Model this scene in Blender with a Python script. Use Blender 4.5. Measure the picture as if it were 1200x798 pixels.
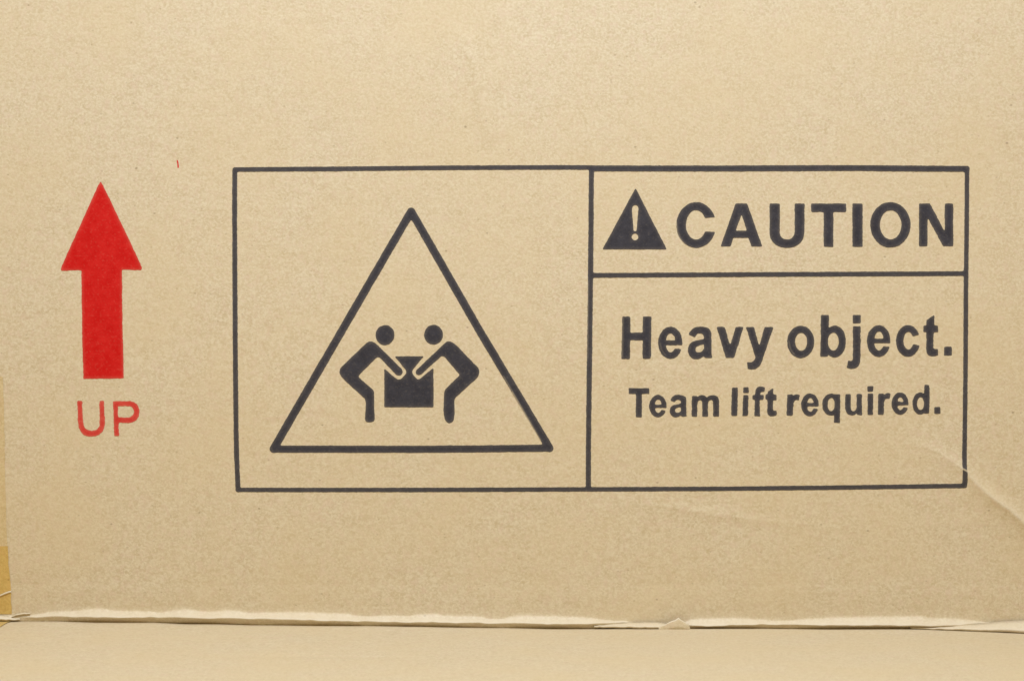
import bpy, math, random
import numpy as np

for o in list(bpy.data.objects):
    bpy.data.objects.remove(o, do_unlink=True)
scene = bpy.context.scene
COL = scene.collection
rng = np.random.default_rng(7)
random.seed(7)

# ------------------------------------------------------------------ camera, light, exposure
S = 0.0004                      # metres per unit of the print layout (1200 units = 0.48 m of cardboard)
ZC = 0.1388                     # height of the camera above the floor
cam_data = bpy.data.cameras.new('camera')
cam = bpy.data.objects.new('camera', cam_data)
COL.objects.link(cam)
cam.location = (0.0, -1.0088, ZC)
cam.rotation_euler = (math.radians(90), 0, 0)
cam_data.sensor_width = 36.0
cam_data.lens = 75.0
cam_data.clip_start = 0.05
cam_data.clip_end = 50.0
cam_data.dof.use_dof = True
cam_data.dof.focus_distance = 1.0
cam_data.dof.aperture_fstop = 16.0
scene.camera = cam

world = bpy.data.worlds.new('World')
scene.world = world
world.use_nodes = True
bgn = world.node_tree.nodes['Background']
bgn.inputs['Color'].default_value = (1.0, 0.765, 0.35, 1)
bgn.inputs['Strength'].default_value = 0.58

def area_lamp(name, loc, target, size_x, size_y, power, color):
    ld = bpy.data.lights.new(name, 'AREA')
    ld.shape = 'RECTANGLE'; ld.size = size_x; ld.size_y = size_y
    ld.energy = power; ld.color = color
    lo = bpy.data.objects.new(name, ld)
    COL.objects.link(lo)
    lo.location = loc
    d = [target[i] - loc[i] for i in range(3)]
    L = math.sqrt(sum(c * c for c in d))
    pitch = math.acos(-d[2] / L)
    yaw = math.atan2(d[1], d[0]) - math.pi / 2
    lo.rotation_euler = (pitch, 0, yaw)
    return lo

area_lamp('ceiling_softbox', (0.0, -0.64, 0.92), (0.0, 0.0, 0.14), 0.42, 0.36, 11.2, (0.79, 0.880, 1.0))

scene.view_settings.view_transform = 'Standard'
scene.view_settings.look = 'None'
scene.view_settings.gamma = 1.0
scene.view_settings.exposure = 0.0
scene.view_settings.use_curve_mapping = False

# ------------------------------------------------------------------ helpers
def mesh_object(name, verts, faces, material, parent=None, smooth=True, attrs=None):
    me = bpy.data.meshes.new(name)
    me.from_pydata([tuple(map(float, v)) for v in verts], [], faces)
    me.materials.append(material)
    if smooth:
        me.polygons.foreach_set('use_smooth', [True] * len(me.polygons))
    if attrs:
        for an, vals in attrs.items():
            a = me.attributes.new(an, 'FLOAT', 'POINT')
            a.data.foreach_set('value', np.asarray(vals, dtype=np.float32))
    me.update()
    o = bpy.data.objects.new(name, me)
    COL.objects.link(o)
    if parent is not None:
        o.parent = parent
    return o

def world_pt(px, py, d=0.0):
    """print-layout position on the front panel, d = units proud of the panel"""
    return ((px - 600.0) * S, -d * S, ZC + (399.0 - py) * S)

def fold_pt(px, py, d=0.0):
    # the fold lies a little behind the bellied print area
    return world_pt(600.0 + (px - 600.0) * 1.0088, 399.0 + (py - 399.0) * 1.0088, d)

def gauss(a, sigma):
    r = max(1, int(math.ceil(3 * sigma)))
    k = np.exp(-0.5 * (np.arange(-r, r + 1) / sigma) ** 2); k /= k.sum()
    for ax in (0, 1):
        pad = [(0, 0), (0, 0)]; pad[ax] = (r, r)
        p = np.pad(a, pad, mode='edge')
        out = np.zeros_like(a)
        n = a.shape[ax]
        for i, w in enumerate(k):
            out += w * (p[i:i + n, :] if ax == 0 else p[:, i:i + n])
        a = out
    return a

def smooth_noise(shape, sigma, gen=rng):
    a = gauss(gen.standard_normal(shape), sigma)
    return a / (a.std() + 1e-9)

def interp(x, table):
    xs = [t[0] for t in table]; ys = [t[1] for t in table]
    return np.interp(x, xs, ys)

def noise1d(xs, step, seed):
    g = np.random.default_rng(seed)
    n = int((xs.max() - xs.min()) / step) + 4
    v = g.standard_normal(n)
    t = (xs - xs.min()) / step
    i = np.floor(t).astype(int); f = t - i
    f = f * f * (3 - 2 * f)
    return v[i] * (1 - f) + v[i + 1] * f

# ------------------------------------------------------------------ materials
def new_mat(name):
    m = bpy.data.materials.new(name)
    m.use_nodes = True
    nt = m.node_tree
    return m, nt, nt.nodes['Principled BSDF']

def build_paper_group():
    """kraft liner: mottled fibres, faint streaks and dark flecks -> colour + bump height"""
    g = bpy.data.node_groups.new('kraft_paper', 'ShaderNodeTree')
    g.interface.new_socket('Color', in_out='OUTPUT', socket_type='NodeSocketColor')
    g.interface.new_socket('Height', in_out='OUTPUT', socket_type='NodeSocketFloat')
    N, L = g.nodes, g.links
    out = N.new('NodeGroupOutput')
    tc = N.new('ShaderNodeTexCoord')

    def mapped(scale):
        mp = N.new('ShaderNodeMapping')
        mp.inputs['Scale'].default_value = scale
        L.new(tc.outputs['Object'], mp.inputs['Vector'])
        return mp.outputs['Vector']

    def noise(scale, detail, rough, vec, dist=0.0):
        n = N.new('ShaderNodeTexNoise')
        n.inputs['Scale'].default_value = scale
        n.inputs['Detail'].default_value = detail
        n.inputs['Roughness'].default_value = rough
        n.inputs['Distortion'].default_value = dist
        L.new(vec, n.inputs['Vector'])
        return n.outputs['Fac']

    def ramp(fac, lo, hi, a=0.0, b=1.0):
        m = N.new('ShaderNodeMapRange')
        m.inputs['From Min'].default_value = lo; m.inputs['From Max'].default_value = hi
        m.inputs['To Min'].default_value = a; m.inputs['To Max'].default_value = b
        L.new(fac, m.inputs['Value'])
        return m.outputs['Result']

    def mix(fac, a, b, mode='MIX'):
        m = N.new('ShaderNodeMix'); m.data_type = 'RGBA'; m.blend_type = mode
        if isinstance(fac, float): m.inputs[0].default_value = fac
        else: L.new(fac, m.inputs[0])
        for s, v in ((6, a), (7, b)):
            if isinstance(v, tuple): m.inputs[s].default_value = v
            else: L.new(v, m.inputs[s])
        return m.outputs[2]

    fib = mapped((0.85, 1.0, 1.0))
    iso = mapped((1.0, 1.0, 1.0))
    long_ = mapped((0.12, 1.0, 1.0))
    n_fine = noise(900.0, 2.0, 0.6, fib, 0.5)
    n_mid = noise(290.0, 3.0, 0.6, fib, 0.4)
    n_big = noise(26.0, 3.0, 0.5, iso)
    n_hue = noise(330.0, 2.0, 0.5, iso, 0.5)
    n_streak = noise(420.0, 2.0, 0.5, long_)
    c = mix(ramp(n_mid, 0.29, 0.71), KRAFT_A, KRAFT_B)
    c = mix(ramp(n_fine, 0.40, 0.64, 0.0, 0.78), c, KRAFT_C)
    c = mix(ramp(n_hue, 0.48, 0.70, 0.0, 0.42), c, KRAFT_PINK)
    c = mix(ramp(n_streak, 0.56, 0.76, 0.0, 0.16), c, KRAFT_D)
    c = mix(ramp(n_big, 0.35, 0.68, 0.0, 0.40), c, KRAFT_E)
    # dark flecks of bark and recycled print
    for sc, thr, sel, amt in ((55.0, 0.040, 0.70, 0.48), (120.0, 0.075, 0.74, 0.42), (300.0, 0.16, 0.72, 0.24)):
        v = N.new('ShaderNodeTexVoronoi'); v.inputs['Scale'].default_value = sc
        L.new(mapped((0.85, 1.0, 1.1)), v.inputs['Vector'])
        near = ramp(v.outputs['Distance'], thr, thr * 0.45, 0.0, amt)
        sep = N.new('ShaderNodeSeparateColor'); L.new(v.outputs['Color'], sep.inputs[0])
        pick = N.new('ShaderNodeMath'); pick.operation = 'GREATER_THAN'
        L.new(sep.outputs[0], pick.inputs[0]); pick.inputs[1].default_value = sel
        mul = N.new('ShaderNodeMath'); mul.operation = 'MULTIPLY'
        L.new(near, mul.inputs[0]); L.new(pick.outputs[0], mul.inputs[1])
        c = mix(mul.outputs[0], c, KRAFT_SPECK)
    L.new(c, out.inputs['Color'])
    add = N.new('ShaderNodeMath'); add.operation = 'ADD'
    L.new(n_fine, add.inputs[0])
    sc2 = N.new('ShaderNodeMath'); sc2.operation = 'MULTIPLY'; sc2.inputs[1].default_value = 1.6
    L.new(n_mid, sc2.inputs[0]); L.new(sc2.outputs[0], add.inputs[1])
    L.new(add.outputs[0], out.inputs['Height'])
    return g

KRAFT_A = (0.508, 0.412, 0.262, 1)
KRAFT_B = (0.598, 0.509, 0.356, 1)
KRAFT_C = (0.682, 0.602, 0.455, 1)
KRAFT_D = (0.460, 0.353, 0.210, 1)
KRAFT_E = (0.612, 0.497, 0.310, 1)
KRAFT_PINK = (0.614, 0.469, 0.366, 1)
KRAFT_SPECK = (0.16, 0.10, 0.05, 1)
PAPER = build_paper_group()

def paper_base(nt):
    n = nt.nodes.new('ShaderNodeGroup'); n.node_tree = PAPER
    return n

def add_bump(nt, bsdf, height, strength, dist):
    b = nt.nodes.new('ShaderNodeBump')
    b.inputs['Strength'].default_value = strength
    b.inputs['Distance'].default_value = dist
    nt.links.new(height, b.inputs['Height'])
    nt.links.new(b.outputs['Normal'], bsdf.inputs['Normal'])

def mix_rgb(nt, fac, a, b, mode='MIX'):
    m = nt.nodes.new('ShaderNodeMix'); m.data_type = 'RGBA'; m.blend_type = mode
    for s, v in ((0, fac), (6, a), (7, b)):
        if isinstance(v, (tuple, float)): m.inputs[s].default_value = v
        else: nt.links.new(v, m.inputs[s])
    return m.outputs[2]

def attr_fac(nt, name):
    a = nt.nodes.new('ShaderNodeAttribute'); a.attribute_name = name
    return a.outputs['Fac']

def make_cardboard(name):
    m, nt, b = new_mat(name)
    p = paper_base(nt)
    # 'wear' = rubbed, whitened fibres along a bend
    c = mix_rgb(nt, attr_fac(nt, 'wear'), p.outputs['Color'], (0.67, 0.590, 0.465, 1))
    nt.links.new(c, b.inputs['Base Color'])
    b.inputs['Roughness'].default_value = 0.55
    b.inputs['Specular IOR Level'].default_value = 0.5
    add_bump(nt, b, p.outputs['Height'], 0.16, 0.0004)
    return m

def make_ink(name, dark, light, blot_scale, blot_amt):
    m, nt, b = new_mat(name)
    p = paper_base(nt)
    tc = nt.nodes.new('ShaderNodeTexCoord')
    n = nt.nodes.new('ShaderNodeTexNoise')
    n.inputs['Scale'].default_value = blot_scale; n.inputs['Detail'].default_value = 4.0
    n.inputs['Roughness'].default_value = 0.65
    nt.links.new(tc.outputs['Object'], n.inputs['Vector'])
    mr = nt.nodes.new('ShaderNodeMapRange')
    mr.inputs['From Min'].default_value = 0.34; mr.inputs['From Max'].default_value = 0.68
    nt.links.new(n.outputs['Fac'], mr.inputs['Value'])
    inkc = mix_rgb(nt, mr.outputs['Result'], dark, light)
    # fine starved spots where the ink did not take on the fibres
    n2 = nt.nodes.new('ShaderNodeTexNoise')
    n2.inputs['Scale'].default_value = 900.0; n2.inputs['Detail'].default_value = 2.0
    nt.links.new(tc.outputs['Object'], n2.inputs['Vector'])
    mr2 = nt.nodes.new('ShaderNodeMapRange')
    mr2.inputs['From Min'].default_value = 0.55; mr2.inputs['From Max'].default_value = 0.80
    mr2.inputs['To Min'].default_value = 1.0; mr2.inputs['To Max'].default_value = 1.0 - blot_amt
    nt.links.new(n2.outputs['Fac'], mr2.inputs['Value'])
    mul = nt.nodes.new('ShaderNodeMath'); mul.operation = 'MULTIPLY'
    nt.links.new(mr2.outputs['Result'], mul.inputs[0])
    nt.links.new(attr_fac(nt, 'ink'), mul.inputs[1])
    c = mix_rgb(nt, mul.outputs[0], p.outputs['Color'], inkc)
    nt.links.new(c, b.inputs['Base Color'])
    b.inputs['Roughness'].default_value = 0.65
    b.inputs['Specular IOR Level'].default_value = 0.16
    add_bump(nt, b, p.outputs['Height'], 0.14, 0.0004)
    return m

def make_tape(name, tint, amount):
    m, nt, b = new_mat(name)
    p = paper_base(nt)
    c = mix_rgb(nt, amount, p.outputs['Color'], tint, 'MULTIPLY')
    nt.links.new(c, b.inputs['Base Color'])
    b.inputs['Roughness'].default_value = 0.42
    b.inputs['Coat Weight'].default_value = 0.25
    b.inputs['Coat Roughness'].default_value = 0.25
    add_bump(nt, b, p.outputs['Height'], 0.10, 0.0004)
    return m

def make_floor(name):
    m, nt, b = new_mat(name)
    tc = nt.nodes.new('ShaderNodeTexCoord')
    n = nt.nodes.new('ShaderNodeTexNoise'); n.inputs['Scale'].default_value = 14.0; n.inputs['Detail'].default_value = 6.0
    nt.links.new(tc.outputs['Object'], n.inputs['Vector'])
    c = mix_rgb(nt, n.outputs['Fac'], (0.42, 0.30, 0.16, 1), (0.50, 0.36, 0.20, 1))
    nt.links.new(c, b.inputs['Base Color'])
    b.inputs['Roughness'].default_value = 0.6
    return m

M_CARD = make_cardboard('cardboard')
M_BLACK = make_ink('black_ink', (0.032, 0.031, 0.041, 1), (0.047, 0.046, 0.059, 1), 300.0, 0.06)
M_RED = make_ink('red_ink', (0.510, 0.003, 0.002, 1), (0.575, 0.014, 0.011, 1), 260.0, 0.07)
M_REDTHIN = make_ink('red_ink_thin', (0.530, 0.018, 0.014, 1), (0.600, 0.046, 0.036, 1), 240.0, 0.10)
M_TAPE = make_tape('amber_tape', (0.93, 0.75, 0.32, 1), 0.95)
M_TAPE_THIN = make_tape('amber_tape_edge', (0.95, 0.87, 0.66, 1), 0.8)
M_FLOOR = make_floor('floor_paint')

# ------------------------------------------------------------------ setting
fl = mesh_object('floor', [(-3, -3, 0), (3, -3, 0), (3, 3, 0), (-3, 3, 0)], [(0, 1, 2, 3)], M_FLOOR, smooth=False)
fl['kind'] = 'structure'

# ------------------------------------------------------------------ the box
box = bpy.data.objects.new('cardboard_box', None)
COL.objects.link(box)
box['label'] = 'brown cardboard carton with red up arrow and black heavy-object caution print'
box['category'] = 'box'
XL, XR = -150.0, 1350.0          # panel edges in layout units
PT = -660.0                      # panel top
DEPTH = 0.40
TOPZ = ZC + (399.0 - PT) * S
FLAPZ = 0.0032                   # height of the flap's upper face at the fold

# relief of the front panel, units proud of the flat sheet ------------------
GX = np.arange(XL, XR + 0.1, 4.0)
GY = np.arange(PT, 690.1, 4.0)
def ridge(X, Y, pts, amp, up, dn, fade0, fade1):
    """a fold line through pts: sharp crest, slope `up` wide above it and `dn` wide below"""
    best = np.full(X.shape, 1e9); side = np.zeros(X.shape); along = np.zeros(X.shape)
    tot = 0.0
    segs = []
    for (x0, y0), (x1, y1) in zip(pts[:-1], pts[1:]):
        L = math.hypot(x1 - x0, y1 - y0); segs.append((x0, y0, x1, y1, L, tot)); tot += L
    for x0, y0, x1, y1, L, t0 in segs:
        dx, dy = (x1 - x0) / L, (y1 - y0) / L
        t = np.clip((X - x0) * dx + (Y - y0) * dy, 0, L)
        ex, ey = X - (x0 + t * dx), Y - (y0 + t * dy)
        dist = np.hypot(ex, ey)
        m = dist < best
        best = np.where(m, dist, best)
        side = np.where(m, dx * (Y - y0) - dy * (X - x0), side)
        along = np.where(m, (t0 + t) / tot, along)
    w = np.where(side < 0, up, dn)
    prof = np.exp(-np.abs(best) / w * 1.6)
    f = np.clip(along / max(fade0, 1e-3), 0, 1) * np.clip((1 - along) / max(fade1, 1e-3), 0, 1)
    return amp * prof * f

BULGE = 22.0
CREASE = [(1070, 515), (1086, 524), (1104, 531), (1131, 551), (1147, 569), (1163, 583), (1185, 598), (1205, 616), (1290, 690)]
def panel_relief():
    X, Y = np.meshgrid(GX, GY)
    H = np.zeros(X.shape)
    H += 0.55 * smooth_noise(X.shape, 38.0)
    H += 0.16 * smooth_noise(X.shape, 12.0)
    H += 0.035 * smooth_noise(X.shape, 3.0)
    # the loaded carton bellies out above the fold
    H += BULGE - BULGE / 388.0 ** 2 * np.clip(Y - 330.0, 0, 388.0) ** 2
    # faint wrinkle near the top
    H += ridge(X, Y, [(525, 25), (548, 50), (560, 95), (566, 130), (578, 175)], 2.2, 10.0, 16.0, 0.4, 0.4)
    # long shallow scuffs below the printed frame
    H += ridge(X, Y, [(690, 585), (790, 596), (900, 612), (1000, 622)], 1.2, 9.0, 9.0, 0.4, 0.5)
    H += ridge(X, Y, [(850, 640), (865, 690)], 0.4, 12.0, 10.0, 0.5, 0.5)
    H += ridge(X, Y, [(1000, 612), (1080, 622), (1200, 600)], 0.4, 10.0, 14.0, 0.4, 0.3)
    # nothing moves where the panel meets its neighbours
    edge = np.clip(np.minimum(X - XL, XR - X) / 40.0, 0, 1)
    return H * edge
HP = panel_relief()

def panel_h(px, py):
    u = np.clip((np.asarray(px, float) - GX[0]) / 4.0, 0, len(GX) - 1.001)
    v = np.clip((np.asarray(py, float) - GY[0]) / 4.0, 0, len(GY) - 1.001)
    i = u.astype(int); j = v.astype(int); fu = u - i; fv = v - j
    c = ridge(np.asarray(px, float), np.asarray(py, float), CREASE, 7.5, 9.0, 18.0, 0.4, 0.15)   # dented fold running off the right edge
    return c + (HP[j, i] * (1 - fu) * (1 - fv) + HP[j, i + 1] * fu * (1 - fv)
            + HP[j + 1, i] * (1 - fu) * fv + HP[j + 1, i + 1] * fu * fv)

# the fold: rolled bead of liner along the bottom of the panel ---------------
T_TOP = [(XL, 719), (0, 719), (18, 719), (32, 717), (55, 715), (72, 713), (92, 710.5), (112, 709), (128, 710.5), (160, 712), (182, 714), (215, 711),
         (260, 712), (300, 714), (350, 714), (405, 716), (430, 719), (470, 717), (510, 717), (550, 719), (590, 722), (605, 719),
         (650, 718), (690, 721), (715, 723), (735, 724.5), (748, 727.5), (768, 730), (800, 730), (806, 725.5), (812, 723), (840, 721), (880, 721), (905, 723), (930, 724),
         (955, 722), (985, 720), (1040, 719), (1085, 718), (1120, 721), (1150, 725), (1170, 728), (1220, 728), (XR, 728)]
T_LIP = [(XL, 722), (0, 722), (18, 722), (40, 722), (70, 721), (100, 721), (200, 722), (300, 723), (380, 726), (450, 727), (520, 728),
         (600, 729), (690, 730), (705, 729), (742, 727.2), (770, 731.2), (800, 731.4), (815, 731.8), (830, 732), (900, 730), (940, 731), (1000, 731), (1060, 731), (1120, 731),
         (1160, 729), (1200, 729), (XR, 729)]
T_UND = [(XL, 727), (0, 727), (60, 727), (100, 728), (180, 728), (250, 729), (300, 731), (400, 732), (550, 734), (650, 735), (730, 735),
         (900, 735), (1000, 735), (1080, 735.5), (1140, 738), (1200, 741), (XR, 743)]
FX = np.arange(XL, XR + 0.1, 2.0)
W1 = noise1d(FX, 9.0, 3); W2 = noise1d(FX, 26.0, 4); W3 = noise1d(FX, 5.0, 5)
f_top = interp(FX, T_TOP) + 2.2 + 0.18 * W1 + 0.9 * W2
f_lip = np.maximum(interp(FX, T_LIP) + 0.25 * W1 + 0.3 * W2, f_top + 1.2)
f_und = np.maximum(interp(FX, T_UND), f_lip + 2.2)
f_dep = np.clip(0.95 * (f_lip - f_top) + 0.8 * W2, 1.5, 11.0)

def build_front_panel():
    verts, wear = [], []
    cols = len(FX)
    rows = []
    ys = list(np.arange(PT, 480.1, 8.0)) + list(np.arange(482.0, 690.1, 2.0))
    for y in ys:
        hh = panel_h(FX, np.full(cols, y))
        # fibres rubbed pale along the crest of the dented fold
        wr = ridge(FX, np.full(cols, y), CREASE, 0.60, 5.0, 1.2, 0.5, 0.1)
        rows.append((FX, np.full(cols, y), hh, wr))
    h690 = panel_h(FX, np.full(cols, 690.0))
    for t in (0.25, 0.5, 0.72, 0.88, 1.0):
        rows.append((FX, 690 + (f_top - 690) * t, h690 * (1 - t), np.zeros(cols) + 0.12 * max(0, t - 0.8) * 5))
    for t in (0.10, 0.22, 0.36, 0.52, 0.68, 0.84, 1.0):
        d = f_dep * (t ** 1.8) + 0.15 * W3 * math.sin(math.pi * t)
        rows.append((FX, f_top + (f_lip - f_top) * t, d, np.clip(0.04 + 0.76 * t + (0.09 * W1 + 0.05 * W3) * t, 0.0, 0.95)))
    for t, k in ((0.14, 0.97), (0.32, 0.80), (0.55, 0.50), (0.8, 0.22), (1.0, 0.05)):
        rows.append((FX, f_lip + (f_und - f_lip) * t, f_dep * k, np.full(cols, 0.45 * max(0, 1 - 2.2 * t))))
    # tail hidden behind the flap
    rows.append((FX, f_und + 2.0, np.full(cols, -2.0), np.zeros(cols)))
    for X, Y, D, Wr in rows:
        for k in range(cols):
            sc = 1.0 + 0.0088 * min(1.0, max(0.0, (Y[k] - 690.0) / 14.0))
            verts.append(world_pt(X[k], 399.0 + (Y[k] - 399.0) * sc, D[k])); wear.append(Wr[k])
    faces = []
    for r in range(len(rows) - 1):
        for k in range(cols - 1):
            a = r * cols + k
            faces.append((a, a + 1, a + cols + 1, a + cols)[::-1])
    return mesh_object('front_panel', verts, faces, M_CARD, box, attrs={'wear': wear})

panel = build_front_panel()
panel['label'] = 'upright printed front of the carton'

# bottom flap opened towards the viewer ---------------------------------------
FLAP_LEN = 620.0
def flap_point_z(X, D):
    z = 0.6 * np.sin(X * 0.006 + 1.0) * np.clip(D / 200, 0, 1) + 0.35 * np.sin(X * 0.017 + D * 0.004)
    z = z - 0.9 * np.exp(-((D - 3) / 10.0) ** 2)                       # pressed down along the score
    z = z + 0.15 * np.exp(-((D - 30) / 14.0) ** 2)
    z = z - (0.9 * np.exp(-((X - 400) / 130.0) ** 2) + 0.35 * np.exp(-((X - 1010) / 160.0) ** 2)) * np.exp(-((D - (245 + 9 * np.sin(X * 0.013))) / 11.0) ** 2)   # faint old score line
    return z
def build_flap():
    ds = np.concatenate([[0, 1, 2, 3, 4.5, 6, 8, 10, 13, 16, 20, 25, 30, 36, 44, 54, 66, 80, 100, 125, 150, 180, 205],
                         np.arange(222, 272, 4.0), [290, 320, 360, 400, 450, 500, 560, FLAP_LEN]])
    xs = np.arange(XL, XR + 0.1, 6.0)
    crease = interp(xs, [(XL, 727), (0, 727), (60, 727), (100, 728), (180, 728.5), (300, 731), (400, 732), (550, 734), (650, 735), (1080, 735.5), (1140, 738), (1200, 741), (XR, 743)])
    verts, wear = [], []
    wob = noise1d(xs, 40, 11)
    z0 = ZC + (399.0 - crease) * S * 1.0088
    for d in ds:
        k = math.exp(-d / 160.0)
        for i, x in enumerate(xs):
            zz = FLAPZ * (1 - k) + z0[i] * k + (flap_point_z(np.array(x), np.array(d)) + 0.25 * wob[i] * math.exp(-d / 30)) * S
            verts.append(((x - 600) * S, -(d - 1.0) * S, zz)); wear.append(0.10 * math.exp(-((d - 14) / 10) ** 2))
    nx, nd = len(xs), len(ds)
    faces = []
    for r in range(nd - 1):
        for k in range(nx - 1):
            a = r * nx + k
            faces.append((a, a + 1, a + nx + 1, a + nx)[::-1])
    # underside and rims
    base = len(verts)
    for d in (ds[0], ds[-1]):
        for x in (xs[0], xs[-1]):
            verts.append(((x - 600) * S, -(d - 1.0) * S, 0.0008)); wear.append(0.0)
    b00, b01, b10, b11 = base, base + 1, base + 2, base + 3
    faces.append((b00, b01, b11, b10))
    faces.append(tuple([b10, b11] + [(nd - 1) * nx + k for k in range(nx - 1, -1, -1)]))
    faces.append(tuple([b00, b10] + [r * nx for r in range(nd - 1, -1, -1)]))
    faces.append(tuple([b11, b01] + [r * nx + nx - 1 for r in range(nd)]))
    return mesh_object('bottom_flap', verts, faces, M_CARD, box, attrs={'wear': wear})
flap = build_flap()
flap['label'] = 'bottom flap folded out flat towards the viewer'

# remaining panels of the carton ---------------------------------------------
def slab(name, x0, x1, y0, y1, z0, z1, b=0.0006):
    import bmesh
    bm = bmesh.new()
    bmesh.ops.create_cube(bm, size=1.0)
    for v in bm.verts:
        v.co = ((x0 + x1) / 2 + v.co.x * (x1 - x0), (y0 + y1) / 2 + v.co.y * (y1 - y0), (z0 + z1) / 2 + v.co.z * (z1 - z0))
    bmesh.ops.bevel(bm, geom=list(bm.edges), offset=b, segments=2, affect='EDGES')
    me = bpy.data.meshes.new(name); bm.to_mesh(me); bm.free()
    me.materials.append(M_CARD)
    o = bpy.data.objects.new(name, me); COL.objects.link(o); o.parent = box
    return o
wx0, wx1 = (XL - 600) * S, (XR - 600) * S
TH = 0.005
slab('side_panel', wx0, wx0 + TH, 0.0012, DEPTH, 0.0065, TOPZ)
slab('side_panel', wx1 - TH, wx1, 0.0012, DEPTH, 0.0065, TOPZ)
slab('back_panel', wx0, wx1, DEPTH + 0.0005, DEPTH + TH, 0.0065, TOPZ)
slab('top_flap', wx0, wx1, 0.0, DEPTH / 2 - 0.001, TOPZ + 0.0005, TOPZ + TH)
slab('top_flap', wx0, wx1, DEPTH / 2 + 0.001, DEPTH + TH, TOPZ + 0.0005, TOPZ + TH)
slab('bottom_panel', wx0, wx1, 0.004, DEPTH + TH, 0.001, 0.0060)

# loose liner at the fold ------------------------------------------------------
def ribbon(name, table, step, material, label=None, seed=1, wear_hi=0.8, jitter=0.25):
    """table rows: x, y_back, y_lip, y_under, depth_back, depth_lip, depth_under (layout units)"""
    xs = np.arange(table[0][0], table[-1][0] + 0.01, step)
    cols = [interp(xs, [(r[0], r[i]) for r in table]) for i in range(1, 7)]
    jt = jitter * noise1d(xs, step * 2.2, seed)
    prof = []
    for t in (0, 0.3, 0.6, 0.85, 1.0):
        prof.append((cols[0] + (cols[1] - cols[0]) * t, cols[3] + (cols[4] - cols[3]) * (1 - (1 - t) ** 1.6), 0.35 + (wear_hi - 0.35) * t))
    for t in (0.25, 0.6, 1.0):
        prof.append((cols[1] + (cols[2] - cols[1]) * t, cols[4] + (cols[5] - cols[4]) * t ** 1.5, wear_hi * (1 - t) * 0.7))
    verts, wear = [], []
    n = len(xs)
    for y, d, w in prof:
        for k in range(n):
            verts.append(fold_pt(xs[k], y[k] + jt[k] * 0.6, d[k] + jt[k])); wear.append(min(1, max(0, w + 0.1 * jt[k])))
    faces = [(r * n + k, r * n + n + k, r * n + n + k + 1, r * n + k + 1) for r in range(len(prof) - 1) for k in range(n - 1)]
    o = mesh_object(name, verts, faces, material, box, attrs={'wear': wear})
    sm = o.modifiers.new('thickness', 'SOLIDIFY'); sm.thickness = 0.0003; sm.offset = -1
    if label: o['label'] = label
    return o

ribbon('liner_tear', [(696, 732.2, 732.8, 734.2, 2, 6, 5), (715, 730.6, 732.6, 735.2, 2, 10, 6), (740, 728.4, 732.4, 735.6, 2, 12, 7),
                      (760, 728.0, 732.6, 735.6, 3, 12.5, 8), (772, 728.4, 733.0, 735.6, 4, 12.5, 9), (780, 729.5, 733.6, 735.6, 5, 12, 9), (790, 731.5, 734.0, 735.4, 6, 11, 9)],
       1.5, M_CARD, 'folded strip of paper liner at the fold', 21, 0.65, 0.25)
def torn_peak():
    top = [(771, 733.2), (775, 730.8), (779, 729.6), (783, 727.0), (787, 725.4), (790, 724.6), (794, 721.8), (797, 724.2), (801, 726.4), (804, 728.8), (806, 729.2), (807.5, 733.5)]
    verts, wear, n = [], [], len(top)
    for t, dd, w in ((0.0, 12.4, 1.0), (0.07, 13.2, 0.9), (0.12, 13.3, 0.0), (0.6, 13.2, 0.0), (1.0, 13.0, 0.0)):
        for i, (x, y) in enumerate(top):
            verts.append(fold_pt(x, y + (736.5 - y) * t, dd + 0.35 * math.sin(i * 2.3))); wear.append(w)
    faces = [(r * n + k, r * n + n + k, r * n + n + k + 1, r * n + k + 1) for r in range(4) for k in range(n - 1)]
    o = mesh_object('liner_tear', verts, faces, M_CARD, box, attrs={'wear': wear})
    sm = o.modifiers.new('thickness', 'SOLIDIFY'); sm.thickness = 0.0005; sm.offset = -1
    o['label'] = 'torn peak of paper liner sticking up at the fold'
torn_peak()
ribbon('liner_crease', [(1066, 734.0, 734.6, 736.0, 3, 6, 5), (1100, 732.8, 734.8, 737.0, 3, 11, 8), (1140, 730.2, 735.0, 739.0, 3, 15, 9),
                        (1170, 727.6, 735.6, 740.5, 3, 17, 9), (1200, 726.0, 737.0, 742.5, 3, 19, 10), (1350, 724.0, 738.0, 744.0, 3, 20, 10)],
       3.0, M_CARD, 'bulging crease of liner at the fold', 22, 0.75, 0.3)
ribbon('liner_shred', [(-150, 719.5, 724.0, 727.5, 1, 6, 4), (-40, 719.8, 724.5, 727.0, 1, 7, 4), (0, 720.3, 724.2, 727.0, 1, 7, 4), (9, 721.2, 724.6, 726.6, 1, 6, 4), (16, 723.0, 725.2, 726.6, 1, 5, 3),
                       (24, 724.0, 725.2, 726.2, 1, 4, 2)], 1.5, M_CARD, 'white frayed paper over the tape at the fold', 23, 1.0, 0.35)
ribbon('liner_shred', [(14, 721.6, 722.3, 722.9, 1, 3, 2), (20, 718.6, 719.8, 720.8, 1, 4, 3), (28, 717.2, 718.4, 719.4, 1, 4, 3), (36, 717.6, 718.4, 719.0, 1, 3, 2)],
       1.0, M_CARD, None, 24, 0.6, 0.15)

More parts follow.
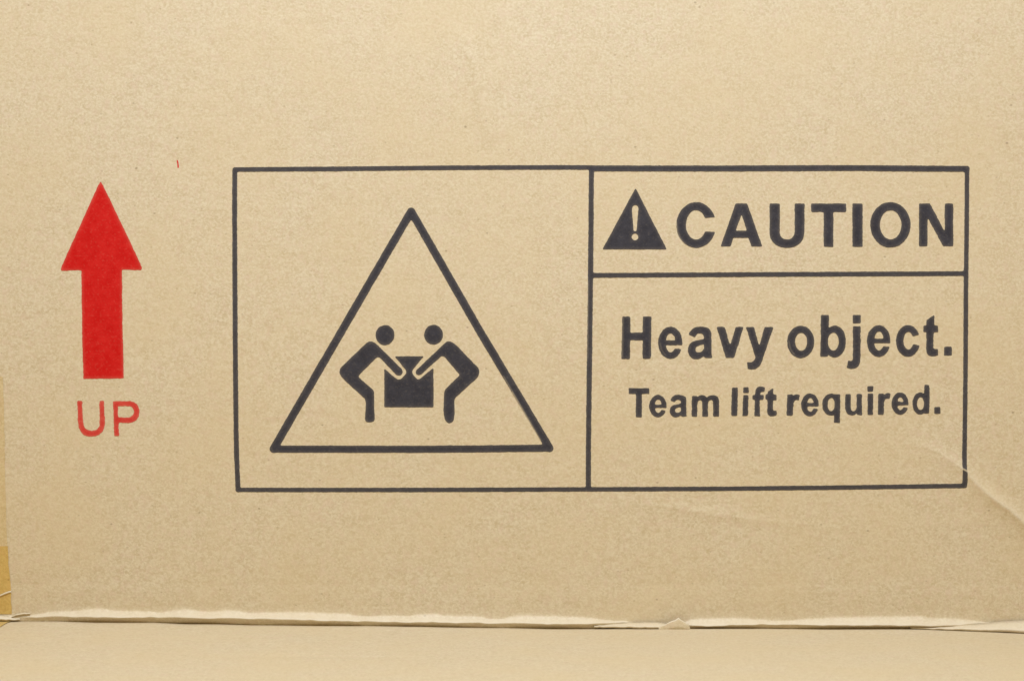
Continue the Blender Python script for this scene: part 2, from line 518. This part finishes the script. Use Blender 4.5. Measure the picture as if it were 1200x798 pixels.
# packing tape along the left -------------------------------------------------
def tape_panel(name, y0, y1, edge_tab, material, d, flap_part=False):
    ys = np.arange(y0, y1 + 0.01, 2.0)
    edge = interp(ys, edge_tab) + 0.25 * noise1d(ys, 7.0, 31)
    us = np.linspace(0, 1, 14)
    verts, faces = [], []
    for j, y in enumerate(ys):
        for u in us:
            x = -108 + (edge[j] + 108) * u
            h = float(panel_h(x, min(y, 690.0)))
            if y > 690: h *= max(0.0, (719 - y) / 29.0)
            sc = 1.0 + 0.0088 * min(1.0, max(0.0, (y - 690.0) / 14.0))
            verts.append(world_pt(x, 399.0 + (y - 399.0) * sc, h + d))
    n = len(us)
    faces += [(j * n + k, (j + 1) * n + k, (j + 1) * n + k + 1, j * n + k + 1) for j in range(len(ys) - 1) for k in range(n - 1)]
    if flap_part:
        ds = np.concatenate([np.arange(3, 30, 3.0), np.arange(30, 260, 10.0)])
        base = len(verts)
        for dd in ds:
            k = math.exp(-dd / 160.0)
            z0 = ZC + (399.0 - 727.0) * S * 1.0088
            ex = interp(dd, [(0, 9), (12, 7.5), (60, 5), (260, 2)])
            for u in us:
                x = -108 + (ex + 108) * u
                zz = FLAPZ * (1 - k) + z0 * k + (float(flap_point_z(np.array(x), np.array(dd))) + 0.75) * S
                verts.append(((x - 600) * S, -(dd - 1.0) * S, zz))
        faces += [(base + j * n + k, base + (j + 1) * n + k, base + (j + 1) * n + k + 1, base + j * n + k + 1) for j in range(len(ds) - 1) for k in range(n - 1)]
    o = mesh_object(name, verts, faces, material, box)
    return o
t1 = tape_panel('tape_strip', 441, 648, [(441, 3), (470, 4), (560, 4.5), (648, 5.5)], M_TAPE_THIN, 0.30)
t1['label'] = 'pale edge of packing tape at the far left'
t2 = tape_panel('tape_strip', 641, 719, [(641, 6), (665, 6.5), (690, 8.5), (719, 8.5)], M_TAPE, 0.62, True)
t2['label'] = 'amber packing tape wrapped over the lower left fold'
def strand(name, pts, r, material, parent, seed):
    """a thin raised wrinkle of tape or fibre"""
    g = np.random.default_rng(seed)
    verts, faces = [], []
    for i, (x, y, d) in enumerate(pts):
        for k in range(6):
            a = k / 6 * 2 * math.pi
            rr = r * (0.85 + 0.3 * g.random())
            verts.append(world_pt(x, y + math.cos(a) * rr, d + math.sin(a) * rr * 0.6))
    for i in range(len(pts) - 1):
        for k in range(6):
            faces.append((i * 6 + k, i * 6 + (k + 1) % 6, i * 6 + 6 + (k + 1) % 6, i * 6 + 6 + k))
    return mesh_object(name, verts, faces, material, parent, attrs={'wear': [0.75] * len(verts)})
strand('paper_fibre', [(-34, 706, 3.6), (-18, 703, 3.8), (-6, 700.4, 4.0), (-2, 698.8, 4.2), (2, 697.0, 4.4), (6, 695.6, 4.5), (9.0, 695.0, 4.3)], 1.1, M_CARD, box, 5)

# ------------------------------------------------------------------ the print
K = 9.975
def parse(path, ox, oy, k=K):
    """small outline language (M L C Z) -> polygon in layout units"""
    tok = path.replace(',', ' ').split()
    pts = []; i = 0; cmd = None
    while i < len(tok):
        if tok[i] in 'MLCZ':
            cmd = tok[i]; i += 1
            if cmd == 'Z': break
            continue
        if cmd in 'ML':
            pts.append((float(tok[i]), float(tok[i + 1]))); i += 2
        else:
            c = [float(v) for v in tok[i:i + 6]]; i += 6
            p0 = pts[-1]
            for s in range(1, 11):
                t = s / 10; u = 1 - t
                pts.append((u ** 3 * p0[0] + 3 * u * u * t * c[0] + 3 * u * t * t * c[2] + t ** 3 * c[4],
                            u ** 3 * p0[1] + 3 * u * u * t * c[1] + 3 * u * t * t * c[3] + t ** 3 * c[5]))
    return [(ox + x / k, oy + y / k) for x, y in pts]

def path(p, o, sign=1):
    return ('poly', sign, parse(p, *o))
def rect(x0, y0, x1, y1, o, sign=1):
    return path('M %f %f L %f %f L %f %f L %f %f Z' % (x0, y0, x1, y0, x1, y1, x0, y1), o, sign)
def ell(cx, cy, rx, ry, o, sign=1):
    return ('poly', sign, [(o[0] + (cx + rx * math.cos(a)) / K, o[1] + (cy + ry * math.sin(a)) / K)
                           for a in np.linspace(0, 2 * math.pi, 56, endpoint=False)])
def stroke(pts, w, sign=1):
    return ('stroke', sign, pts, w)

SS = 1.6          # raster samples per layout unit
def fill_poly(A, x0, y0, pts, sign):
    P = np.array(pts)
    a0 = max(0, int((P[:, 0].min() - x0) * SS) - 1); a1 = min(A.shape[1], int((P[:, 0].max() - x0) * SS) + 3)
    b0 = max(0, int((P[:, 1].min() - y0) * SS) - 1); b1 = min(A.shape[0], int((P[:, 1].max() - y0) * SS) + 3)
    acc = np.zeros((b1 - b0, a1 - a0))
    for sx in (0.125, 0.375, 0.625, 0.875):
        for sy in (0.125, 0.375, 0.625, 0.875):
            X = x0 + (np.arange(a0, a1) - 0.5 + sx) / SS
            Y = y0 + (np.arange(b0, b1) - 0.5 + sy) / SS
            ins = np.zeros(acc.shape, bool)
            n = len(P)
            for i in range(n):
                xa, ya = P[i]; xb, yb = P[(i + 1) % n]
                if ya == yb: continue
                cr = (ya > Y) != (yb > Y)
                if not cr.any(): continue
                xi = (xb - xa) * (Y[cr] - ya) / (yb - ya) + xa
                ins[cr] ^= X[None, :] < xi[:, None]
            acc += ins
    acc /= 16.0
    sub = A[b0:b1, a0:a1]
    if sign > 0: np.maximum(sub, acc, out=sub)
    else: np.minimum(sub, 1 - acc, out=sub)

def fill_stroke(A, x0, y0, pts, w, sign):
    for (xa, ya), (xb, yb) in zip(pts[:-1], pts[1:]):
        m = w
        a0 = max(0, int((min(xa, xb) - m - x0) * SS)); a1 = min(A.shape[1], int((max(xa, xb) + m - x0) * SS) + 2)
        b0 = max(0, int((min(ya, yb) - m - y0) * SS)); b1 = min(A.shape[0], int((max(ya, yb) + m - y0) * SS) + 2)
        X, Y = np.meshgrid(x0 + np.arange(a0, a1) / SS, y0 + np.arange(b0, b1) / SS)
        L2 = (xb - xa) ** 2 + (yb - ya) ** 2
        t = np.clip(((X - xa) * (xb - xa) + (Y - ya) * (yb - ya)) / L2, 0, 1)
        dist = np.hypot(X - xa - t * (xb - xa), Y - ya - t * (yb - ya))
        cov = np.clip((w / 2 - dist) * SS + 0.5, 0, 1)
        sub = A[b0:b1, a0:a1]
        if sign > 0: np.maximum(sub, cov, out=sub)
        else: np.minimum(sub, 1 - cov, out=sub)

PRINT_N = [0]
def printed(name, label, shapes, material, soft=0.75, rough=0.10, thin=(), edge_light=0.10):
    allp = [p for s in shapes for p in s[2]]
    mw = max([s[3] for s in shapes if s[0] == 'stroke'] + [0])
    x0 = min(p[0] for p in allp) - 4 - mw; x1 = max(p[0] for p in allp) + 4 + mw
    y0 = min(p[1] for p in allp) - 4 - mw; y1 = max(p[1] for p in allp) + 4 + mw
    A = np.zeros((int((y1 - y0) * SS) + 2, int((x1 - x0) * SS) + 2))
    for s in shapes:
        if s[0] == 'poly': fill_poly(A, x0, y0, s[2], s[1])
        else: fill_stroke(A, x0, y0, s[2], s[3], s[1])
    PRINT_N[0] += 1
    g = np.random.default_rng(100 + PRINT_N[0])
    B = gauss(A, soft * SS)
    wide = gauss(A, 2.0 * SS)
    F = B + rough * smooth_noise(B.shape, 0.9 * SS, g) * 0.55 + rough * 0.45 * smooth_noise(B.shape, 3.0 * SS, g)
    F = np.where(B < 0.06, 0.0, F)
    F = np.where((B > 0.96), 1.0, F)
    D = 1.0 - edge_light * np.clip((1 - wide) * 2.0, 0, 1)
    T = np.zeros(A.shape)
    for pts, w, amt in thin:
        tmp = np.zeros(A.shape); fill_stroke(tmp, x0, y0, pts, w, 1)
        T = np.maximum(T, amt * gauss(tmp, 0.5 * SS))
    D = np.clip(D - T, 0, 1)
    ins = F > 0.5
    cnt = ins[:-1, :-1].astype(int) + ins[:-1, 1:] + ins[1:, 1:] + ins[1:, :-1]
    cells = np.argwhere(cnt > 0)
    vid = {}; vx = []; vy = []; vd = []
    faces = []
    def node(j, i):
        k = (j, i)
        r = vid.get(k)
        if r is None:
            r = vid[k] = len(vx); vx.append(x0 + i / SS); vy.append(y0 + j / SS); vd.append(D[j, i])
        return r
    def cross(ja, ia, jb, ib):
        k = (ja, ia, jb, ib) if (ja, ia) < (jb, ib) else (jb, ib, ja, ia)
        r = vid.get(k)
        if r is None:
            j1, i1, j2, i2 = k
            fa, fb = F[j1, i1], F[j2, i2]
            t = min(0.98, max(0.02, (0.5 - fa) / (fb - fa)))
            r = vid[k] = len(vx)
            vx.append(x0 + (i1 + (i2 - i1) * t) / SS); vy.append(y0 + (j1 + (j2 - j1) * t) / SS)
            vd.append(D[j1, i1] * (1 - t) + D[j2, i2] * t)
        return r
    for j, i in cells.tolist():
        cs = ((j, i), (j + 1, i), (j + 1, i + 1), (j, i + 1))
        if cnt[j, i] == 4:
            faces.append(tuple(node(*c) for c in cs)); continue
        f = []
        for q in range(4):
            a, b = cs[q], cs[(q + 1) % 4]
            ia, ib = ins[a], ins[b]
            if ia: f.append(node(*a))
            if ia != ib: f.append(cross(a[0], a[1], b[0], b[1]))
        if len(f) >= 3: faces.append(tuple(f))
    h = panel_h(np.array(vx), np.array(vy)) + 0.28
    verts = [world_pt(x, y, d) for x, y, d in zip(vx, vy, h)]
    o = mesh_object(name, verts, faces, material, panel, attrs={'ink': vd})
    o['label'] = label
    return o

# --- frame and dividing rules
printed('printed_frame', 'black ruled frame with dividing lines round the warning', [
    stroke([(275.2, 199.0), (275.0, 260), (275.6, 400), (276.3, 525), (277.8, 574.4)], 5.8),
    stroke([(275.2, 199.0), (380, 198.4), (520, 197.0), (640, 196.5), (693, 196.6)], 5.5),
    stroke([(694, 197.7), (850, 197.8), (1000, 197.2), (1060, 197.8), (1133.0, 198.2)], 7.1),
    stroke([(1133.2, 198.2), (1132.9, 260), (1131.9, 340), (1131.6, 470), (1131.4, 545), (1132.0, 569.6)], 5.4),
    stroke([(1132.0, 569.6), (1000, 571.5), (840, 573.2), (690, 573.8), (520, 574.4), (380, 574.6), (277.8, 574.4)], 5.3),
    stroke([(693.1, 197.5), (692.6, 260), (692.3, 300), (691.6, 360), (690.6, 440), (689.8, 520), (689.7, 573.6)], 6.1),
    stroke([(692.0, 322.9), (780, 322.4), (900, 321.8), (1060, 321.1), (1131.9, 320.7)], 5.7)],
    M_BLACK, 0.8, 0.065,
    thin=(([(1128, 549.0), (1136, 553.0)], 1.6, 0.75), ([(689.4, 330), (688.4, 420)], 0.8, 0.25)))

# --- warning triangle
printed('printed_triangle', 'black outlined warning triangle round the two lifters', [
    stroke([(481.9, 247.8), (319.9, 526.2)], 9.3),
    stroke([(481.9, 247.8), (560.5, 385), (644.2, 525.4)], 9.3),
    stroke([(319.9, 526.4), (480, 526.6), (560, 526.2), (644.2, 525.2)], 8.5)],
    M_BLACK, 0.8, 0.06,
    thin=(([(600, 459), (618, 490), (633, 516)], 1.3, 0.55), ([(590, 441), (602, 462)], 0.9, 0.3)))

# --- pictogram: two people lifting a case
o1 = (390, 370); o3 = (460, 370)
printed('printed_figure', 'black pictogram of a bending lifter left of the case', [
    ell(610, 227, 111, 118, o1),
    path('M 440 302 C 470 302 490 312 515 335 L 805 620 C 828 648 812 696 785 700 C 762 702 742 692 725 676 L 552 492 C 538 480 518 484 505 495 L 318 682 '
         'C 298 702 298 712 312 730 L 455 853 C 470 868 480 880 480 900 L 482 1078 L 490 1188 C 488 1238 465 1250 425 1250 C 388 1250 374 1235 374 1205 '
         'L 382 1060 C 384 1000 380 985 368 966 L 175 790 C 110 730 77 690 77 650 C 78 620 92 605 110 588 L 375 335 C 398 312 418 302 440 302 Z', o1)], M_BLACK, 0.75, 0.08)
printed('printed_figure', 'black pictogram of a bending lifter right of the case', [
    ell(480, 223, 111, 116, o3),
    path('M 655 298 C 690 300 720 322 770 368 L 975 580 C 1018 622 1025 655 1003 703 C 985 735 965 752 930 780 L 742 952 C 726 970 722 990 722 1010 '
         'L 726 1095 C 728 1190 712 1256 670 1257 C 632 1256 615 1225 605 1190 C 597 1150 595 1110 595 1078 L 603 900 C 606 880 612 865 625 852 L 786 692 '
         'L 622 497 C 600 472 578 468 558 482 L 330 690 C 305 704 275 695 270 665 C 268 645 283 630 295 618 L 610 320 C 625 305 640 298 655 298 Z', o3)], M_BLACK, 0.75, 0.08)
printed('printed_case', 'black pictogram of the case held between two lifters', [
    path('M 718 472 L 1066 472 L 935 630 C 922 650 925 670 940 687 L 972 728 C 988 744 1005 745 1022 733 L 1176 608 L 1178 1071 L 600 1071 L 600 617 '
         'L 735 732 C 755 748 785 748 802 735 L 845 690 C 862 670 860 645 845 625 Z', o1)], M_BLACK, 0.7, 0.08)

# --- caution sign
oc = (700, 220)
printed('printed_alert_sign', 'solid black triangle with an exclamation mark knocked out', [
    path('M 447 6 L 814 724 L 58 724 Z', oc),
    ell(443, 243, 37, 37, oc, -1), path('M 405 243 L 481 243 L 457 510 L 424 510 Z', oc, -1), ell(439, 577, 39, 39, oc, -1)], M_BLACK, 0.6, 0.08)
A_ = (790, 225); B_ = (890, 225); C_ = (1010, 225)
printed('printed_word', 'the word CAUTION in bold black capitals', [
    ell(258, 388, 233, 267, A_), ell(256, 387, 118, 170, A_, -1), path('M 256 307 L 375 307 L 520 294 L 520 470 L 368 461 L 256 461 Z', A_, -1)] + [
    path('M 718 136 L 854 136 L 1030 640 L 905 640 L 868 540 L 690 540 L 660 640 L 542 640 Z', A_), path('M 788 262 L 847 454 L 721 454 Z', A_, -1)] + [
    path('M 117 136 L 238 136 L 236 470 C 238 528 270 555 322 556 C 378 556 408 525 410 470 L 410 136 L 527 136 L 524 470 C 520 590 440 656 320 656 C 200 656 120 590 117 470 Z', B_)] + [
    rect(602, 136, 1014, 238, B_), rect(750, 200, 862, 642, B_), rect(1086, 136, 1205, 643, B_)] + [
    ell(333, 386, 236, 266, C_), ell(336, 386, 125, 169, C_, -1)] + [
    rect(667, 136, 768, 637, C_), rect(968, 136, 1069, 637, C_), path('M 667 136 L 795 136 L 972 472 L 1062 637 L 950 637 L 766 296 Z', C_)],
    M_BLACK, 0.65, 0.10, thin=(([(902.5, 284), (908, 289.5), (915, 292)], 0.8, 0.4), ([(793.2, 262), (794, 272), (798, 281), (804, 287)], 0.8, 0.25)))

# --- Heavy object.
def letter_e(cx, cy, rx, ry, ix, iy, irx, iry, b0, b1, gy, o):
    """bold lower-case e: ring, crossbar b0..b1, mouth open down to gy on the right"""
    return [ell(cx, cy, rx, ry, o), ell(ix, iy, irx, iry, o, -1), rect(ix - irx - 8, b0, cx + rx - 8, b1, o),
            path('M %f %f L %f %f L %f %f L %f %f L %f %f L %f %f Z' % (ix, b1, cx + rx + 30, b1, cx + rx + 30, gy + 14, ix + irx + 4, gy, ix + irx * 0.6, gy + 9, ix, gy + 9), o, -1)]
A_OUT = ('M 945 354 L 868 324 C 888 255 935 227 1000 227 C 1092 226 1134 255 1136 322 L 1136 500 C 1136 550 1140 570 1150 594 L 1060 594 L 1045 572 '
         'C 1015 600 985 607 955 607 C 898 605 860 562 860 497 C 862 420 905 397 960 388 C 1000 382 1030 375 1048 365 C 1048 325 1030 308 1000 308 C 970 308 955 322 945 354 Z')
A_IN = 'M 1048 430 C 1020 442 985 447 965 460 C 940 477 942 512 965 524 C 1000 538 1045 515 1048 470 Z'
D_ = (720, 360); E_ = (820, 360); F_ = (920, 360); G_ = (1010, 360)
printed('printed_word', 'the word Heavy in bold black letters', [
    path('M 91 108 L 188 108 L 183 607 L 81 607 Z', D_), path('M 332 107 L 434 107 L 427 604 L 328 604 Z', D_), rect(150, 298, 360, 388, D_)]
    + letter_e(655, 417, 143, 188, 657, 417, 58, 110, 390, 445, 482, D_)
    + [path(A_OUT, D_), path(A_IN, D_, -1)]
    + [path('M 196 230 L 293 230 L 357 452 L 418 230 L 514 230 L 402 593 L 306 593 Z', E_),
       path('M 538 230 L 634 230 L 698 460 L 758 230 L 862 230 L 730 630 C 710 692 670 727 610 729 C 590 729 575 724 563 720 L 555 640 C 600 652 640 640 652 585 Z', E_)],
    M_BLACK, 0.65, 0.12, thin=(([(729.8, 372), (729.2, 418)], 0.8, 0.22), ([(773.6, 402), (775.6, 410), (780, 416)], 0.8, 0.16)))
printed('printed_word', 'the word object followed by a full stop, in bold black letters', [
    ell(183, 406, 158, 189, F_), ell(188, 404, 70, 103, F_, -1)] + [
    path('M 419 91 L 513 91 L 501 579 L 412 579 Z', F_), ell(582, 402, 130, 187, F_), ell(565, 403, 63, 105, F_, -1)] + [
    rect(793, 90, 884, 189, F_), path('M 793 221 L 884 221 L 882 610 C 880 692 830 720 785 720 C 760 720 745 714 723 706 L 738 620 C 770 635 794 630 794 590 Z', F_)]
    + letter_e(197, 397, 138, 186, 200, 396, 56, 109, 368, 421, 455, G_)
    + [ell(540, 395, 140, 186, G_), ell(545, 393, 58, 103, G_, -1), path('M 545 342 L 600 340 L 700 315 L 700 455 L 600 430 L 545 430 Z', G_, -1)]
    + [path('M 847 90 L 847 213 L 890 213 L 890 292 L 838 292 L 838 465 C 838 490 850 492 890 487 L 894 564 C 850 577 830 577 820 575 C 770 570 754 542 754 490 L 754 292 L 720 292 L 718 213 L 755 213 L 755 150 Z', G_),
       rect(962, 460, 1052, 567, G_)],
    M_BLACK, 0.65, 0.11, thin=(([(924.6, 400), (926.4, 409), (931, 415.4)], 0.8, 0.2),))

# --- Team lift required.
H_ = (730, 440); I_ = (830, 440); J_ = (910, 440); L_ = (1000, 440)
def remap(p, src, dst):
    tok = p.split(); out = []; xi = True
    for t in tok:
        if t in 'MLCZ': out.append(t); continue
        v = float(t)
        if xi: v = dst[0] + (v - src[0]) * (dst[2] - dst[0]) / (src[2] - src[0])
        else: v = dst[1] + (v - src[1]) * (dst[3] - dst[1]) / (src[3] - src[1])
        out.append('%f' % v); xi = not xi
    return ' '.join(out)
SRC = (860, 227, 1150, 607)
printed('printed_word', 'the word Team in small bold black letters', [rect(67, 146, 310, 216, H_), rect(154, 200, 223, 489, H_)]
    + letter_e(411, 358, 103, 132, 415, 360, 40, 78, 338, 380, 402, H_)
    + [path(remap(A_OUT, SRC, (549, 226, 754, 490)), H_), path(remap(A_IN, SRC, (549, 226, 754, 490)), H_, -1)]
    + [path('M 806 238 L 868 238 L 872 254 C 890 233 910 226 925 226 C 952 226 972 236 985 257 C 1000 236 1030 224 1055 226 C 1106 228 1128 260 1128 310 L 1128 482 L 1056 482 '
            'L 1056 330 C 1056 295 1045 285 1030 288 C 1005 292 998 310 998 345 L 998 482 L 929 482 L 929 335 C 929 300 918 287 903 288 C 880 292 872 310 872 350 L 872 484 L 806 484 Z', H_)],
    M_BLACK, 0.65, 0.13)
printed('printed_word', 'the word lift in small bold black letters', [
    path('M 279 138 L 349 138 L 343 477 L 271 477 Z', I_), rect(411, 136, 476, 206, I_), path('M 411 229 L 473 229 L 471 477 L 401 477 Z', I_),
    path('M 540 475 L 611 475 L 605 284 L 649 284 L 651 227 L 609 227 C 606 200 615 186 660 193 L 668 139 C 640 126 610 126 590 133 C 555 146 548 180 548 227 L 518 227 L 518 284 L 548 284 Z', I_),
    path('M 766 142 L 766 219 L 802 224 L 799 291 L 760 289 L 760 400 C 762 420 775 418 800 409 L 804 466 C 780 477 750 480 735 478 C 700 472 691 450 691 410 L 694 287 L 671 276 L 671 224 L 699 221 L 699 185 Z', I_)],
    M_BLACK, 0.65, 0.13)
printed('printed_word', 'the word required followed by a full stop, in small bold black letters', [
    path('M 127 228 L 189 216 L 196 238 C 212 216 242 213 278 230 L 264 292 C 230 280 201 287 201 340 L 194 472 L 121 472 Z', J_)]
    + letter_e(394, 343, 104, 135, 400, 343, 41, 79, 322, 363, 385, J_)
    + [path('M 683 218 L 749 218 L 747 557 L 674 557 Z', J_), ell(640, 340, 103, 130, J_), ell(643, 340, 43, 76, J_, -1)]
    + [path('M 806 216 L 873 216 L 873 370 C 873 405 885 415 903 415 C 930 412 942 390 942 350 L 940 216 L 1001 216 L 1007 463 L 948 464 L 940 437 C 920 467 890 472 870 468 C 825 457 806 420 806 370 Z', J_),
       rect(1066, 123, 1136, 189, J_), rect(1067, 211, 1133, 462, J_)]
    + [path('M 297 213 L 356 206 L 363 228 C 382 203 407 198 440 213 L 427 277 C 395 264 363 272 363 330 L 360 460 L 291 460 Z', L_)]
    + letter_e(552, 328, 98, 132, 554, 330, 39, 75, 310, 350, 370, L_)
    + [path('M 831 106 L 896 106 L 895 447 L 834 447 Z', L_), ell(786, 327, 91, 130, L_), ell(791, 328, 41, 73, L_, -1), rect(951, 369, 1023, 449, L_)],
    M_BLACK, 0.7, 0.13)

# --- red arrow, UP
printed('printed_arrow', 'solid red arrow pointing up', [
    ('poly', 1, [(118.1, 212.6), (121.0, 217.4), (166.3, 312.6), (166.3, 316.7), (143.0, 316.3), (143.6, 380), (144.9, 443.5), (97.4, 444.0), (96.2, 400), (95.4, 317.0), (71.6, 317.4), (71.8, 313.0), (115.4, 217.0)])],
    M_RED, 0.6, 0.12, edge_light=0.12)
U_ = (60, 455)
printed('printed_word', 'the word UP in thin red capitals', [
    path('M 297 147 L 356 147 C 356 250 364 330 368 400 C 372 470 410 497 465 498 C 530 498 560 460 562 390 C 562 300 558 220 557 147 L 611 147 C 613 250 622 330 621 400 C 618 502 560 566 465 566 C 378 566 314 520 307 400 Z', U_),
    path('M 715 158 C 730 148 760 149 780 149 L 900 149 C 980 149 1029 200 1027 280 C 1021 362 970 407 890 406 L 783 403 L 789 559 L 727 559 L 722 300 Z', U_),
    path('M 775 208 L 890 208 C 940 208 961 240 959 275 C 955 320 935 340 890 341 L 777 339 Z', U_, -1)], M_REDTHIN, 0.7, 0.15, edge_light=0.15)
printed('ink_fleck', 'tiny stray red tick of ink above the arrow', [stroke([(207.6, 188.0), (208.6, 191.5), (208.8, 196.5)], 1.7)], M_REDTHIN, 0.45, 0.15, edge_light=0.0)
